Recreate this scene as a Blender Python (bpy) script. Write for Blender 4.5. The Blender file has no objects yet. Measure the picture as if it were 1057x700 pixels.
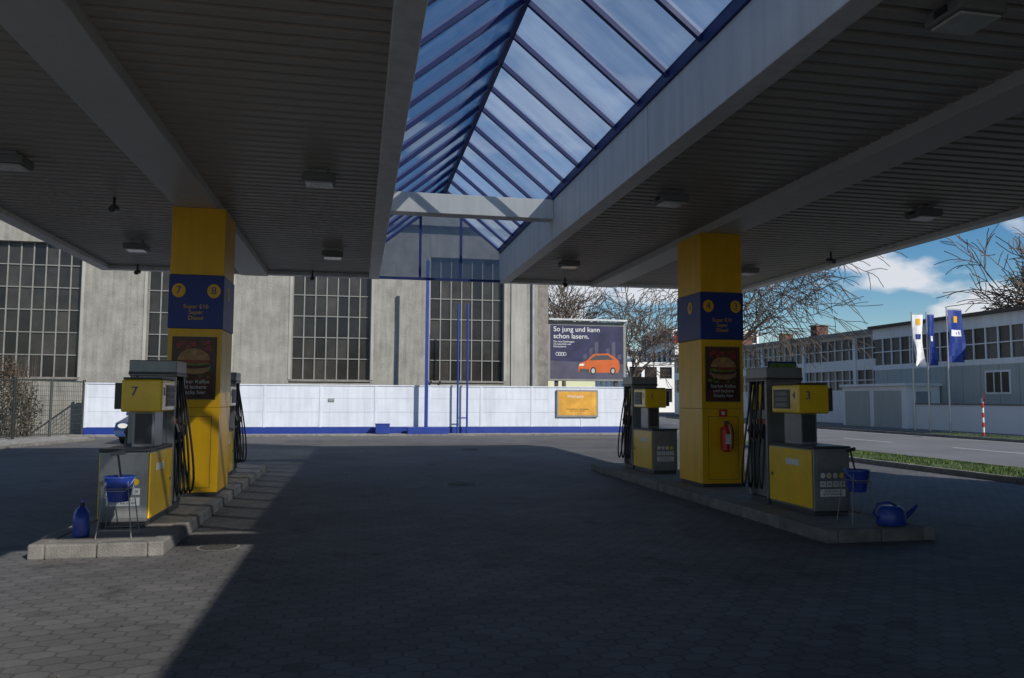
import bpy, math, random
from mathutils import Vector, Matrix
R=math.radians
sc=bpy.context.scene
sc.view_settings.view_transform='Standard'
sc.view_settings.look='None'
sc.view_settings.exposure=0
COL=sc.collection

# ---------------------------------------------------------------- materials
def nodes_of(name):
    m=bpy.data.materials.new(name); m.use_nodes=True
    nt=m.node_tree
    b=nt.nodes['Principled BSDF']
    return m,nt,b
def N(nt,t,**k):
    n=nt.nodes.new(t)
    for a,v in k.items(): setattr(n,a,v)
    return n
def M(name,col,rough=.6,metal=0.,var=.15,scale=3.,bump=0.,bscale=60.,streak=0.,coat=0.,island=0.):
    m,nt,b=nodes_of(name); L=nt.links.new
    tc=N(nt,'ShaderNodeTexCoord')
    nz=N(nt,'ShaderNodeTexNoise'); nz.inputs['Scale'].default_value=scale; nz.inputs['Detail'].default_value=6; nz.inputs['Roughness'].default_value=.65
    L(tc.outputs['Object'],nz.inputs['Vector'])
    cr=N(nt,'ShaderNodeValToRGB'); e=cr.color_ramp.elements
    e[0].position=.3; e[1].position=.7
    e[0].color=(*[c*(1-var) for c in col],1); e[1].color=(*[min(1,c*(1+var*.6)) for c in col],1)
    L(nz.outputs['Fac'],cr.inputs['Fac'])
    out=cr.outputs['Color']
    if streak>0:
        mp=N(nt,'ShaderNodeMapping'); mp.inputs['Scale'].default_value=(5,5,.35)
        L(tc.outputs['Object'],mp.inputs['Vector'])
        n2=N(nt,'ShaderNodeTexNoise'); n2.inputs['Scale'].default_value=1.3; n2.inputs['Detail'].default_value=5
        L(mp.outputs['Vector'],n2.inputs['Vector'])
        mr=N(nt,'ShaderNodeMapRange'); mr.inputs['From Min'].default_value=.4; mr.inputs['From Max'].default_value=.75
        mr.inputs['To Min'].default_value=1; mr.inputs['To Max'].default_value=1-streak
        L(n2.outputs['Fac'],mr.inputs['Value'])
        mx=N(nt,'ShaderNodeVectorMath',operation='SCALE'); L(out,mx.inputs[0]); L(mr.outputs['Result'],mx.inputs['Scale']); out=mx.outputs[0]
    if island>0:
        g=N(nt,'ShaderNodeNewGeometry')
        mr=N(nt,'ShaderNodeMapRange'); mr.inputs['To Min'].default_value=1-island; mr.inputs['To Max'].default_value=1+island
        L(g.outputs['Random Per Island'],mr.inputs['Value'])
        mx=N(nt,'ShaderNodeVectorMath',operation='SCALE'); L(out,mx.inputs[0]); L(mr.outputs['Result'],mx.inputs['Scale']); out=mx.outputs[0]
    L(out,b.inputs['Base Color'])
    b.inputs['Metallic'].default_value=metal
    mr=N(nt,'ShaderNodeMapRange'); mr.inputs['To Min'].default_value=max(.03,rough-.12); mr.inputs['To Max'].default_value=min(1,rough+.12)
    L(nz.outputs['Fac'],mr.inputs['Value']); L(mr.outputs['Result'],b.inputs['Roughness'])
    if coat: b.inputs['Coat Weight'].default_value=coat
    if bump>0:
        n3=N(nt,'ShaderNodeTexNoise'); n3.inputs['Scale'].default_value=bscale; n3.inputs['Detail'].default_value=4
        L(tc.outputs['Object'],n3.inputs['Vector'])
        bp=N(nt,'ShaderNodeBump'); bp.inputs['Strength'].default_value=bump; bp.inputs['Distance'].default_value=.02
        L(n3.outputs['Fac'],bp.inputs['Height']); L(bp.outputs['Normal'],b.inputs['Normal'])
    return m

yellow=M('yellow_paint',(.90,.48,.006),.38,var=.1,scale=2,streak=.16)
yellow2=M('pump_yellow',(.92,.56,.008),.32,var=.1,scale=5,coat=.3,streak=.1)
blue=M('station_blue',(.010,.035,.23),.45,var=.15)
bluebkt=M('bucket_blue',(.02,.05,.30),.35,var=.2,scale=10)
skyblue=M('skylight_blue_frame',(.010,.026,.16),.45)
white=M('white_paint',(.88,.87,.83),.5,var=.08,scale=1.2,streak=.16)
beam_m=M('beam_paint',(.62,.60,.56),.5,var=.08,scale=1,streak=.05)
soffit=M('soffit_metal',(.43,.39,.335),.5,var=.10,scale=.8)
roofm=M('roof_bitumen',(.2,.2,.2),.9)
grey=M('pump_steel',(.27,.27,.275),.35,metal=.4,var=.15,scale=6,streak=.2)
dgrey=M('dark_grey_plastic',(.045,.045,.05),.45)
black=M('black_rubber',(.012,.012,.013),.45)
red=M('red_paint',(.62,.02,.015),.3,coat=.4)
conc=M('concrete',(.21,.195,.175),.85,var=.35,scale=4,bump=.5,bscale=45)
kerb=M('kerb_stone',(.19,.18,.168),.85,var=.38,scale=5,bump=.5,bscale=60,island=.15)
stucco=M('rough_stucco',(.29,.28,.25),.95,var=.25,scale=1.6,bump=1.,bscale=14,streak=.28)
stucco2=M('smooth_render',(.36,.35,.32),.9,var=.15,scale=.8,bump=.5,bscale=30,streak=.25)
wallwhite=M('wall_white',(.60,.64,.71),.7,var=.10,scale=1.2,bump=.15,bscale=20,streak=.15)
winglass=M('hall_window_glass',(.03,.027,.024),.22,var=.4,scale=1.3,island=.6)
frame=M('window_frame',(.22,.22,.205),.6,var=.2)
asphalt=M('asphalt',(.13,.13,.135),.9,var=.3,scale=.6,bump=.5,bscale=120)
road_m=M('road_asphalt',(.17,.17,.175),.9,var=.25,scale=.4,bump=.4,bscale=120)
paint=M('road_paint',(.6,.6,.57),.7,var=.25,scale=9)
soil=M('soil_grass',(.065,.095,.025),.95,var=.45,scale=5,bump=.8,bscale=50)
blade=M('grass_blade',(.075,.13,.025),.7,var=.3,scale=8,island=.4)
bark=M('bark',(.10,.075,.055),.9,var=.35,scale=6)
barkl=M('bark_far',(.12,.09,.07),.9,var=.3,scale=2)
twigleaf=M('hedge_leaves',(.08,.058,.035),.8,var=.3,scale=6,island=.5)
leafm=M('dry_leaf',(.16,.09,.035),.8,var=.3,scale=6,island=.5)
orange=M('orange',(.52,.10,.01),.4)
poster_navy=M('poster_navy',(.03,.028,.075),.3,var=.4,scale=1.0)
poster_road=M('poster_road',(.075,.07,.11),.35,var=.3,scale=2)
poster_red=M('poster_brown',(.10,.03,.015),.4,var=.7,scale=5)
bun=M('bun',(.46,.24,.09),.5,var=.5,scale=14)
meat=M('meat',(.09,.03,.015),.6)
lett=M('lettuce',(.13,.24,.03),.5,var=.5,scale=20)
tomato=M('tomato',(.32,.035,.02),.4,var=.5,scale=12)
cream=M('label_white',(.72,.72,.69),.5,var=.06)
lens_m=M('lamp_lens',(.55,.55,.50),.25)
alu=M('aluminium',(.5,.5,.5),.35,metal=.7)
carpaint=M('car_blue',(.012,.03,.10),.25,coat=.8,var=.05)
carglass=M('car_glass',(.02,.025,.03),.08)
greyclad=M('grey_cladding',(.40,.44,.42),.6,var=.08,scale=.6,streak=.12)
lightclad=M('light_cladding',(.80,.82,.82),.6,var=.08,scale=.6,streak=.15)
darkroof=M('roof_brown',(.10,.075,.06),.8)
facw=M('factory_glass',(.09,.085,.075),.3,island=.5)
farwhite=M('far_white_wall',(.80,.80,.79),.7,var=.06,scale=.3)
fargrey=M('far_grey_wall',(.3,.33,.36),.7)
green_m=M('fence_wire',(.035,.045,.04),.6)
flagwhite=M('flag_white',(.8,.82,.85),.8)
castiron=M('cast_iron',(.05,.048,.045),.6,bump=.6,bscale=30)

def gravel_mat():
    m,nt,b=nodes_of('gravel'); L=nt.links.new
    tc=N(nt,'ShaderNodeTexCoord'); v=N(nt,'ShaderNodeTexVoronoi'); v.inputs['Scale'].default_value=16
    L(tc.outputs['Object'],v.inputs['Vector'])
    sx=N(nt,'ShaderNodeSeparateColor'); L(v.outputs['Color'],sx.inputs[0])
    cr=N(nt,'ShaderNodeValToRGB'); e=cr.color_ramp.elements; e[0].color=(.13,.125,.115,1); e[1].color=(.48,.46,.43,1)
    L(sx.outputs[0],cr.inputs['Fac']); L(cr.outputs['Color'],b.inputs['Base Color'])
    b.inputs['Roughness'].default_value=.9
    bp=N(nt,'ShaderNodeBump'); bp.inputs['Strength'].default_value=1; bp.inputs['Distance'].default_value=.04; bp.invert=True
    L(v.outputs['Distance'],bp.inputs['Height']); L(bp.outputs['Normal'],b.inputs['Normal'])
    return m
gravel=gravel_mat()

def hex_mat():
    m,nt,b=nodes_of('interlocking_pavers'); L=nt.links.new
    S=1.7320508
    def vm(op,a,bv=None):
        n=N(nt,'ShaderNodeVectorMath',operation=op)
        if isinstance(a,tuple): n.inputs[0].default_value=a
        else: L(a,n.inputs[0])
        if bv is not None:
            if isinstance(bv,tuple): n.inputs[1].default_value=bv
            else: L(bv,n.inputs[1])
        return n
    def ma(op,a,bv,c=None):
        n=N(nt,'ShaderNodeMath',operation=op)
        for i,x in enumerate((a,bv,c)):
            if x is None: continue
            if isinstance(x,(int,float)): n.inputs[i].default_value=x
            else: L(x,n.inputs[i])
        return n.outputs[0]
    tc=N(nt,'ShaderNodeTexCoord')
    p=vm('MULTIPLY',tc.outputs['Object'],(1/.20,1/.145,0)).outputs[0]
    p=vm('ADD',p,(200.,200*S,0)).outputs[0]
    a=vm('SUBTRACT',vm('MODULO',p,(1,S,1)).outputs[0],(.5,S/2,0)).outputs[0]
    p2=vm('SUBTRACT',p,(.5,S/2,0)).outputs[0]
    b2=vm('SUBTRACT',vm('MODULO',p2,(1,S,1)).outputs[0],(.5,S/2,0)).outputs[0]
    la=vm('LENGTH',a).outputs['Value']; lb=vm('LENGTH',b2).outputs['Value']
    lt=ma('LESS_THAN',la,lb)
    mx=N(nt,'ShaderNodeMix',data_type='VECTOR'); L(lt,mx.inputs[0]); L(b2,mx.inputs[4]); L(a,mx.inputs[5])
    g=mx.outputs[1]
    q=vm('ABSOLUTE',g).outputs[0]
    dt=vm('DOT_PRODUCT',q,(.5,S/2,0)).outputs['Value']
    sp=N(nt,'ShaderNodeSeparateXYZ'); L(q,sp.inputs[0])
    c=ma('MAXIMUM',dt,sp.outputs[0])
    idv=vm('SUBTRACT',p,g).outputs[0]
    idv=vm('FLOOR',vm('ADD',vm('DIVIDE',idv,(.5,S/2,1)).outputs[0],(.5,.5,.5)).outputs[0]).outputs[0]
    wn=N(nt,'ShaderNodeTexWhiteNoise',noise_dimensions='3D'); L(idv,wn.inputs['Vector'])
    tile=N(nt,'ShaderNodeMapRange'); tile.inputs['To Min'].default_value=.86; tile.inputs['To Max'].default_value=1.12
    L(wn.outputs['Value'],tile.inputs['Value'])
    nz=N(nt,'ShaderNodeTexNoise'); nz.inputs['Scale'].default_value=.4; nz.inputs['Detail'].default_value=8; nz.inputs['Roughness'].default_value=.7
    L(tc.outputs['Object'],nz.inputs['Vector'])
    st=N(nt,'ShaderNodeMapRange'); st.inputs['From Min'].default_value=.35; st.inputs['From Max'].default_value=.65; st.inputs['To Min'].default_value=.62; st.inputs['To Max'].default_value=1.16
    L(nz.outputs['Fac'],st.inputs['Value'])
    fn=N(nt,'ShaderNodeTexNoise'); fn.inputs['Scale'].default_value=70; fn.inputs['Detail'].default_value=3
    L(tc.outputs['Object'],fn.inputs['Vector'])
    fm=N(nt,'ShaderNodeMapRange'); fm.inputs['To Min'].default_value=.68; fm.inputs['To Max'].default_value=1.32
    L(fn.outputs['Fac'],fm.inputs['Value'])
    ov=N(nt,'ShaderNodeTexNoise'); ov.inputs['Scale'].default_value=1.9; ov.inputs['Detail'].default_value=3
    L(tc.outputs['Object'],ov.inputs['Vector'])
    om=N(nt,'ShaderNodeMapRange'); om.inputs['From Min'].default_value=.60; om.inputs['From Max'].default_value=.74; om.inputs['To Min'].default_value=1; om.inputs['To Max'].default_value=.45
    L(ov.outputs['Fac'],om.inputs['Value'])
    f=ma('MULTIPLY',ma('MULTIPLY',ma('MULTIPLY',tile.outputs[0],st.outputs[0]),fm.outputs[0]),om.outputs[0])
    jm=N(nt,'ShaderNodeMapRange'); jm.inputs['From Min'].default_value=.43; jm.inputs['From Max'].default_value=.48; jm.inputs['To Min'].default_value=1; jm.inputs['To Max'].default_value=.58
    L(c,jm.inputs['Value'])
    f=ma('MULTIPLY',f,jm.outputs[0])
    colr=N(nt,'ShaderNodeVectorMath',operation='SCALE'); colr.inputs[0].default_value=(.118,.115,.116); L(f,colr.inputs['Scale'])
    L(colr.outputs[0],b.inputs['Base Color'])
    b.inputs['Roughness'].default_value=.74
    h=ma('ADD',jm.outputs[0],ma('MULTIPLY',fn.outputs['Fac'],.3))
    h=ma('ADD',h,ma('MULTIPLY',wn.outputs['Value'],.2))
    bp=N(nt,'ShaderNodeBump'); bp.inputs['Strength'].default_value=.6; bp.inputs['Distance'].default_value=.005
    L(h,bp.inputs['Height']); L(bp.outputs['Normal'],b.inputs['Normal'])
    return m
hexm=hex_mat()

def glassroof():
    m=bpy.data.materials.new('dirty_skylight_glass'); m.use_nodes=True; nt=m.node_tree; nt.nodes.clear(); L=nt.links.new
    out=N(nt,'ShaderNodeOutputMaterial')
    tc=N(nt,'ShaderNodeTexCoord'); nz=N(nt,'ShaderNodeTexNoise'); nz.inputs['Scale'].default_value=1.4; nz.inputs['Detail'].default_value=8; nz.inputs['Roughness'].default_value=.65
    mp=N(nt,'ShaderNodeMapping'); mp.inputs['Scale'].default_value=(.5,2.2,.5); L(tc.outputs['Object'],mp.inputs['Vector']); L(mp.outputs[0],nz.inputs['Vector'])
    cr=N(nt,'ShaderNodeValToRGB'); e=cr.color_ramp.elements; e[0].position=.3;e[1].position=.78
    e[0].color=(.135,.19,.29,1); e[1].color=(.25,.32,.42,1); L(nz.outputs['Fac'],cr.inputs['Fac'])
    g=N(nt,'ShaderNodeNewGeometry'); mr=N(nt,'ShaderNodeMapRange'); mr.inputs['To Min'].default_value=.85; mr.inputs['To Max'].default_value=1.15
    L(g.outputs['Random Per Island'],mr.inputs['Value'])
    s=N(nt,'ShaderNodeVectorMath',operation='SCALE'); L(cr.outputs[0],s.inputs[0]); L(mr.outputs[0],s.inputs['Scale'])
    tr=N(nt,'ShaderNodeBsdfTranslucent'); L(s.outputs[0],tr.inputs['Color'])
    tp=N(nt,'ShaderNodeBsdfTransparent'); tp.inputs['Color'].default_value=(.85,.92,1,1)
    mx=N(nt,'ShaderNodeMixShader'); mx.inputs[0].default_value=.30; L(tr.outputs[0],mx.inputs[1]); L(tp.outputs[0],mx.inputs[2])
    gl=N(nt,'ShaderNodeBsdfGlossy'); gl.inputs['Roughness'].default_value=.12
    m2=N(nt,'ShaderNodeMixShader'); m2.inputs[0].default_value=.06; L(mx.outputs[0],m2.inputs[1]); L(gl.outputs[0],m2.inputs[2])
    L(m2.outputs[0],out.inputs[0]); return m
skyglass=glassroof()

# ---------------------------------------------------------------- mesh helpers
def top(name,loc=(0,0,0),rz=0):
    o=bpy.data.objects.new(name,None); COL.objects.link(o); o.location=loc; o.rotation_euler=(0,0,rz); o.empty_display_size=.2
    return o
class MB:
    def __init__(s): s.v=[]; s.f=[]
    def box(s,x0,x1,y0,y1,z0,z1):
        n=len(s.v)
        s.v+=[(x0,y0,z0),(x1,y0,z0),(x1,y1,z0),(x0,y1,z0),(x0,y0,z1),(x1,y0,z1),(x1,y1,z1),(x0,y1,z1)]
        s.f+=[tuple(n+i for i in q) for q in ((3,2,1,0),(4,5,6,7),(0,1,5,4),(1,2,6,5),(2,3,7,6),(3,0,4,7))]
        return s
    def poly(s,pts):
        n=len(s.v); s.v+=[tuple(p) for p in pts]; s.f.append(tuple(range(n,n+len(pts)))); return s
    def tube(s,pts,rad,k=8,cap=True):
        pts=[Vector(p) for p in pts]
        if not isinstance(rad,(list,tuple)): rad=[rad]*len(pts)
        n0=len(s.v); ref=None
        for i,p in enumerate(pts):
            if i==0: t=pts[1]-p
            elif i==len(pts)-1: t=p-pts[i-1]
            else: t=pts[i+1]-pts[i-1]
            t.normalize()
            if ref is None: ref=Vector((0,0,1)) if abs(t.z)<.9 else Vector((1,0,0))
            a=t.cross(ref)
            if a.length<1e-4: a=t.cross(Vector((0,1,0)))
            a.normalize(); bb=t.cross(a)
            for j in range(k):
                an=2*math.pi*j/k
                s.v.append(tuple(p+(a*math.cos(an)+bb*math.sin(an))*rad[i]))
        for i in range(len(pts)-1):
            for j in range(k):
                q=n0+i*k; s.f.append((q+j,q+(j+1)%k,q+k+(j+1)%k,q+k+j))
        if cap:
            s.f.append(tuple(n0+j for j in range(k))[::-1]); e=n0+(len(pts)-1)*k; s.f.append(tuple(e+j for j in range(k)))
        return s
    def beam(s,p0,p1,w,h,up=(0,0,1)):
        p0=Vector(p0);p1=Vector(p1);t=(p1-p0).normalized();r=t.cross(Vector(up)).normalized();u=r.cross(t)
        n=len(s.v)
        for p in (p0,p1):
            for a,b in ((-1,-1),(1,-1),(1,1),(-1,1)): s.v.append(tuple(p+r*(a*w/2)+u*(b*h/2)))
        s.f+=[tuple(n+i for i in q) for q in ((0,1,2,3),(7,6,5,4),(0,4,5,1),(1,5,6,2),(2,6,7,3),(3,7,4,0))]
        return s
    def disc(s,c,rx,rz,k=24,ax='y'):
        pts=[]
        for j in range(k):
            a=2*math.pi*j/k
            if ax=='y': pts.append((c[0]+rx*math.cos(a),c[1],c[2]+rz*math.sin(a)))
            elif ax=='z': pts.append((c[0]+rx*math.cos(a),c[1]+rz*math.sin(a),c[2]))
            else: pts.append((c[0],c[1]+rx*math.cos(a),c[2]+rz*math.sin(a)))
        return s.poly(pts)
    def make(s,name,parent,mat,bevel=0,smooth=False):
        me=bpy.data.meshes.new(name); me.from_pydata(s.v,[],s.f); me.update()
        me.materials.append(mat)
        if smooth:
            for p in me.polygons: p.use_smooth=True
        o=bpy.data.objects.new(name,me); COL.objects.link(o)
        if parent: o.parent=parent
        if bevel:
            b=o.modifiers.new('bev','BEVEL'); b.width=bevel; b.segments=2; b.limit_method='ANGLE'
        return o
def box(par,name,d,mat,bevel=0): return MB().box(*d).make(name,par,mat,bevel)
def text(par,name,s,loc,size,mat,face='-y',align='CENTER'):
    c=bpy.data.curves.new(name,'FONT'); c.body=s; c.size=size; c.align_x=align; c.align_y='CENTER'; c.extrude=.001
    c.materials.append(mat)
    o=bpy.data.objects.new(name,c); COL.objects.link(o); o.parent=par; o.location=loc
    o.rotation_euler={'-y':(R(90),0,0),'+x':(R(90),0,R(90)),'-x':(R(90),0,R(-90))}[face]
    return o
rng=random.Random(5)

# ---------------------------------------------------------------- camera
F=806/1057*36
yaw=math.atan(158/(806)); pitch=math.atan(60.5/806); roll=R(.3)
fw=Vector((math.sin(yaw)*math.cos(pitch),math.cos(yaw)*math.cos(pitch),math.sin(pitch)))
rt=Vector((math.cos(yaw),-math.sin(yaw),0)); up=rt.cross(fw)
r2=rt*math.cos(roll)+up*math.sin(roll); u2=up*math.cos(roll)-rt*math.sin(roll)
cd=bpy.data.cameras.new('camera'); cam=bpy.data.objects.new('camera',cd); COL.objects.link(cam)
cd.sensor_width=36; cd.lens=F; cd.clip_end=3000; cd.clip_start=.05
mt=Matrix((r2,u2,-fw)).transposed().to_4x4(); mt.translation=Vector((0,0,1.6)); cam.matrix_world=mt
sc.camera=cam

# ---------------------------------------------------------------- light
sv=Vector((.87,-1.35,1)).normalized()
sl=bpy.data.lights.new('sun','SUN'); sl.energy=4.5; sl.angle=R(.5); sl.color=(1,.95,.87)
so=bpy.data.objects.new('sun',sl); COL.objects.link(so); so.rotation_euler=(-sv).to_track_quat('-Z','Y').to_euler(); so.location=(20,-30,30)
w=bpy.data.worlds.new('World'); sc.world=w; w.use_nodes=True; nt=w.node_tree; L=nt.links.new
bg=nt.nodes['Background']; bg.inputs['Strength'].default_value=.098
sk=N(nt,'ShaderNodeTexSky',sky_type='NISHITA'); sk.sun_disc=False; sk.sun_elevation=math.asin(sv.z); sk.sun_rotation=math.atan2(sv.x,sv.y)
sk.air_density=1.0; sk.dust_density=.1; sk.ozone_density=3
hs=N(nt,'ShaderNodeHueSaturation'); hs.inputs['Saturation'].default_value=1.35; hs.inputs['Value'].default_value=.98
L(sk.outputs['Color'],hs.inputs['Color'])
tc=N(nt,'ShaderNodeTexCoord'); mp=N(nt,'ShaderNodeMapping'); mp.inputs['Scale'].default_value=(1,1,2.2); mp.inputs['Location'].default_value=(1.35,.7,.3)
L(tc.outputs['Generated'],mp.inputs['Vector'])
nz=N(nt,'ShaderNodeTexNoise'); nz.inputs['Scale'].default_value=6.5; nz.inputs['Detail'].default_value=9; nz.inputs['Roughness'].default_value=.5
L(mp.outputs[0],nz.inputs['Vector'])
cr=N(nt,'ShaderNodeValToRGB'); cr.color_ramp.elements[0].position=.50; cr.color_ramp.elements[1].position=.58
L(nz.outputs['Fac'],cr.inputs['Fac'])
sz=N(nt,'ShaderNodeSeparateXYZ'); L(tc.outputs['Generated'],sz.inputs[0])
hm=N(nt,'ShaderNodeMapRange'); hm.inputs['From Min'].default_value=.16; hm.inputs['From Max'].default_value=.42; hm.inputs['To Min'].default_value=.92; hm.inputs['To Max'].default_value=.25
L(sz.outputs[2],hm.inputs['Value'])
mm_=N(nt,'ShaderNodeMath',operation='MULTIPLY'); L(cr.outputs['Color'],mm_.inputs[0]); L(hm.outputs[0],mm_.inputs[1])
mx=N(nt,'ShaderNodeMix',data_type='RGBA'); L(mm_.outputs[0],mx.inputs[0]); L(hs.outputs['Color'],mx.inputs[6]); mx.inputs[7].default_value=(7.6,7.8,8.3,1)
L(mx.outputs[2],bg.inputs['Color'])

# ---------------------------------------------------------------- ground
def sheet(name,x0,x1,y0,y1,z,mat):
    o=MB().poly([(x0,y0,z),(x1,y0,z),(x1,y1,z),(x0,y1,z)]).make(name,None,mat); return o
sheet('ground',-900,900,-600,1500,0,asphalt)
sheet('forecourt_paving',-12,12.45,-12,30.5,.004,hexm)
sheet('road',14.6,24.5,-60,300,.006,road_m)
g=top('road_markings')
m=MB()
for i in range(30):
    y=-10+i*6; m.poly([(19.5,y,.011),(19.64,y,.011),(19.64,y+3,.011),(19.5,y+3,.011)])
m.make('centre_dashes',g,paint)
MB().poly([(24.1,-50,.011),(24.22,-50,.011),(24.22,200,.011),(24.1,200,.011)]).make('edge_line',g,paint)
def manhole(x,y,r):
    g=top('manhole_cover',(x,y,.004)); MB().disc((0,0,.004),r,r,32,'z').make('rim',g,conc); MB().disc((0,0,.008),r*.86,r*.86,32,'z').make('lid',g,castiron)
    m=MB()
    for i in range(-3,4):
        for j in range(-3,4):
            if i*i+j*j<11: m.box(i*r*.22-.02,i*r*.22+.02,j*r*.22-.02,j*r*.22+.02,.008,.014)
    m.make('studs',g,castiron)
manhole(-1.42,8.85,.22); manhole(1.9,14.5,.33); manhole(3.4,24.0,.33)
g=top('fallen_leaves'); r=random.Random(9); m=MB()
for i in range(420):
    k=r.choice((0,0,1,2,3))
    if k==0: x=r.uniform(-6,10); y=r.uniform(3,26)
    elif k==1: x=-1.88+abs(r.gauss(0,.12)); y=r.uniform(8.4,17.6)
    elif k==2: x=5.12-abs(r.gauss(0,.12)); y=r.uniform(8,17)
    else: x=r.uniform(-10,12); y=32.4-abs(r.gauss(0,.3))
    if (-3.15<x<-1.85 and 8.4<y<17.7) or (5.1<x<6.55 and 7.9<y<17): continue
    a=r.uniform(0,6.3); s=r.uniform(.008,.022); c_,s_=math.cos(a)*s,math.sin(a)*s; z=.012+r.random()*.006
    m.poly([(x-c_,y-s_,z),(x+s_*.5,y-c_*.5,z+.006),(x+c_,y+s_,z+.002),(x-s_*.5,y+c_*.5,z)])
m.make('leaves',g,leafm)
def kerbline(name,p0,p1,h=.12,w=.14):
    g=top(name); p0=Vector((*p0,0));p1=Vector((*p1,0)); d=(p1-p0); n=max(1,int(d.length)); m=MB()
    for i in range(n):
        a=p0+d*(i/n)+d.normalized()*.005; b=p0+d*((i+1)/n)-d.normalized()*.005
        m.beam(a+Vector((0,0,h/2)),b+Vector((0,0,h/2)),w,h+rng.uniform(-.006,.006))
    m.make('stones',g,kerb,.012)
kerbline('kerb',(12.52,6),(12.52,26))
kerbline('kerb',(14.5,6),(14.5,26))
kerbline('kerb',(24.6,-20),(24.6,60))
kerbline('kerb',(26.6,12),(26.6,31))
def grass(name,x0,x1,y0,y1,z,n,seed):
    g=top(name); r=random.Random(seed)
    MB().box(x0,x1,y0,y1,0.01,z).make('turf',g,soil)
    m=MB()
    for i in range(n):
        x=r.uniform(x0,x1);y=r.uniform(y0,y1)
        if math.sin(x*3.1+1)+math.sin(y*2.3)+r.uniform(-1,1.6)<-.4: continue
        a=r.uniform(0,6.3);h=r.uniform(.02,.07);wd=.010; dx,dy=math.cos(a)*wd,math.sin(a)*wd
        m.poly([(x-dx,y-dy,z),(x+dx,y+dy,z),(x+r.uniform(-.04,.04),y+r.uniform(-.04,.04),z+h)])
    m.make('blades',g,blade)
grass('grass_verge',12.6,14.42,6,26,.09,26000,1)
grass('grass_verge',24.7,26.5,12,31,.09,9000,2)
sheet('pavement',26.7,31.5,-20,60,.03,conc)
sheet('gravel_bed',-10.8,12.3,32.6,34.5,.02,gravel)
kerbline('kerb',(-10.8,32.5),(12.3,32.5),.08)
MB().poly([(-12.1,19,.022),(-9.3,30.5,.022),(-10.9,34.5,.022),(-26,34.5,.022),(-26,19,.022)]).make('gravel_bed',None,gravel)
kerbline('kerb',(-12.05,19),(-9.25,30.4),.1)

# ---------------------------------------------------------------- canopy
ZB=4.45; ZT=5.18
def canopy(name,x0,x1,bx0,bx1,y0,y1):
    g=top(name); ew=.24
    MB().box(x0+ew,x1-ew,y0+ew,y1-ew,4.66,5.08).make('roof_slab',g,roofm)
    m=MB(); pitch_=.20; y=y0+ew; dep=.05
    segs=[(x0+ew,bx0+.02),(bx1-.02,x1-ew)]
    prof=[]
    while y<y1-ew-.20:
        prof+=[(y,4.53),(y+.12,4.53),(y+.135,4.53+dep),(y+.185,4.53+dep)]; y+=pitch_
    prof.append((y1-ew,4.53))
    for a,b in segs:
        for (ya,za),(yb,zb) in zip(prof,prof[1:]):
            m.poly([(a,ya,za),(a,yb,zb),(b,yb,zb),(b,ya,za)])
    m.make('ribbed_soffit',g,soffit)
    e=MB(); e.box(x0,x0+ew,y0,y1,ZB,ZT); e.box(x1-ew,x1,y0,y1,ZB,ZT)
    e.box(x0+ew,x1-ew,y0,y0+ew,ZB+.003,ZT-.003); e.box(x0+ew,x1-ew,y1-ew,y1,ZB+.003,ZT-.003)
    e.make('edge_beams',g,white,.01)
    s=MB(); yy=y0+2.5
    while yy<y1:
        for xx in (x0-.002,x0+ew-.001,x1-ew-.001,x1-.001): s.box(xx,xx+.003,yy,yy+.008,ZB-.001,ZT)
        yy+=4.1
    s.make('fascia_joints',g,frame)
    MB().box(bx0,bx1,y0+ew,y1-ew,ZB-.05,4.67).make('column_beam',g,beam_m,.01)
    return g
canopy('canopy',-5.8,.44,-2.72,-2.12,-6,19.1)
canopy('canopy',3.4,10.1,5.72,6.30,-6,19.1)

# skylight
g=top('glass_skylight')
X0,X1,XC=.44,3.4,1.92; ZE,ZR=5.3,6.5; Y0,Y1=2.7,19.0; n=18; st=(Y1-Y0)/n
gm=MB(); rm=MB()
for i in range(n):
    a=Y0+i*st+.02; b=Y0+(i+1)*st-.02
    gm.poly([(X0+.02,a,ZE),(X0+.02,b,ZE),(XC-.01,b,ZR),(XC-.01,a,ZR)])
    gm.poly([(X1-.02,a,ZE),(X1-.02,b,ZE),(XC+.01,b,ZR),(XC+.01,a,ZR)])
for i in range(n+1):
    y=Y0+i*st
    for xx in (X0,X1): rm.beam((xx,y,ZE-.02),(XC,y,ZR-.02),.06,.09)
rm.make('rafters',g,skyblue)
MB().box(XC-.04,XC+.04,Y0,Y1,ZR-.09,ZR+.06).make('ridge_beam',g,skyblue)
MB().box(X0-.1,X0+.03,Y0,Y1,ZT+.003,ZE+.03).box(X1-.03,X1+.1,Y0,Y1,ZT+.003,ZE+.03).make('eave_beams',g,skyblue)
for y in (Y1+.02,):
    gm.poly([(X0,y,ZB),(X1,y,ZB),(X1,y,ZE),(XC,y,ZR),(X0,y,ZE)])
gm.poly([(X0,Y0,ZE),(X1,Y0,ZE),(XC,Y0,ZR)])
gm.make('glass_panes',g,skyglass)
mm=MB()
for x in (1.42,2.42): mm.box(x-.03,x+.03,Y1-.05,Y1-.005,ZB+.06,5.3+ .8)
mm.box(X0,X1,Y1-.06,Y1+.01,ZB,ZB+.06)
mm.make('gable_mullions',g,skyblue)
box(g,'cross_tie',(X0+.002,X1-.002,13.5,13.8,4.82,5.175),white,.01)
box(g,'cross_tie_front',(X0+.002,X1-.002,2.45,2.72,4.82,5.175),white,.01)
box(g,'cross_tie_back',(X0+.002,X1-.002,-5.9,-5.6,4.82,5.175),white,.01)

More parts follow.
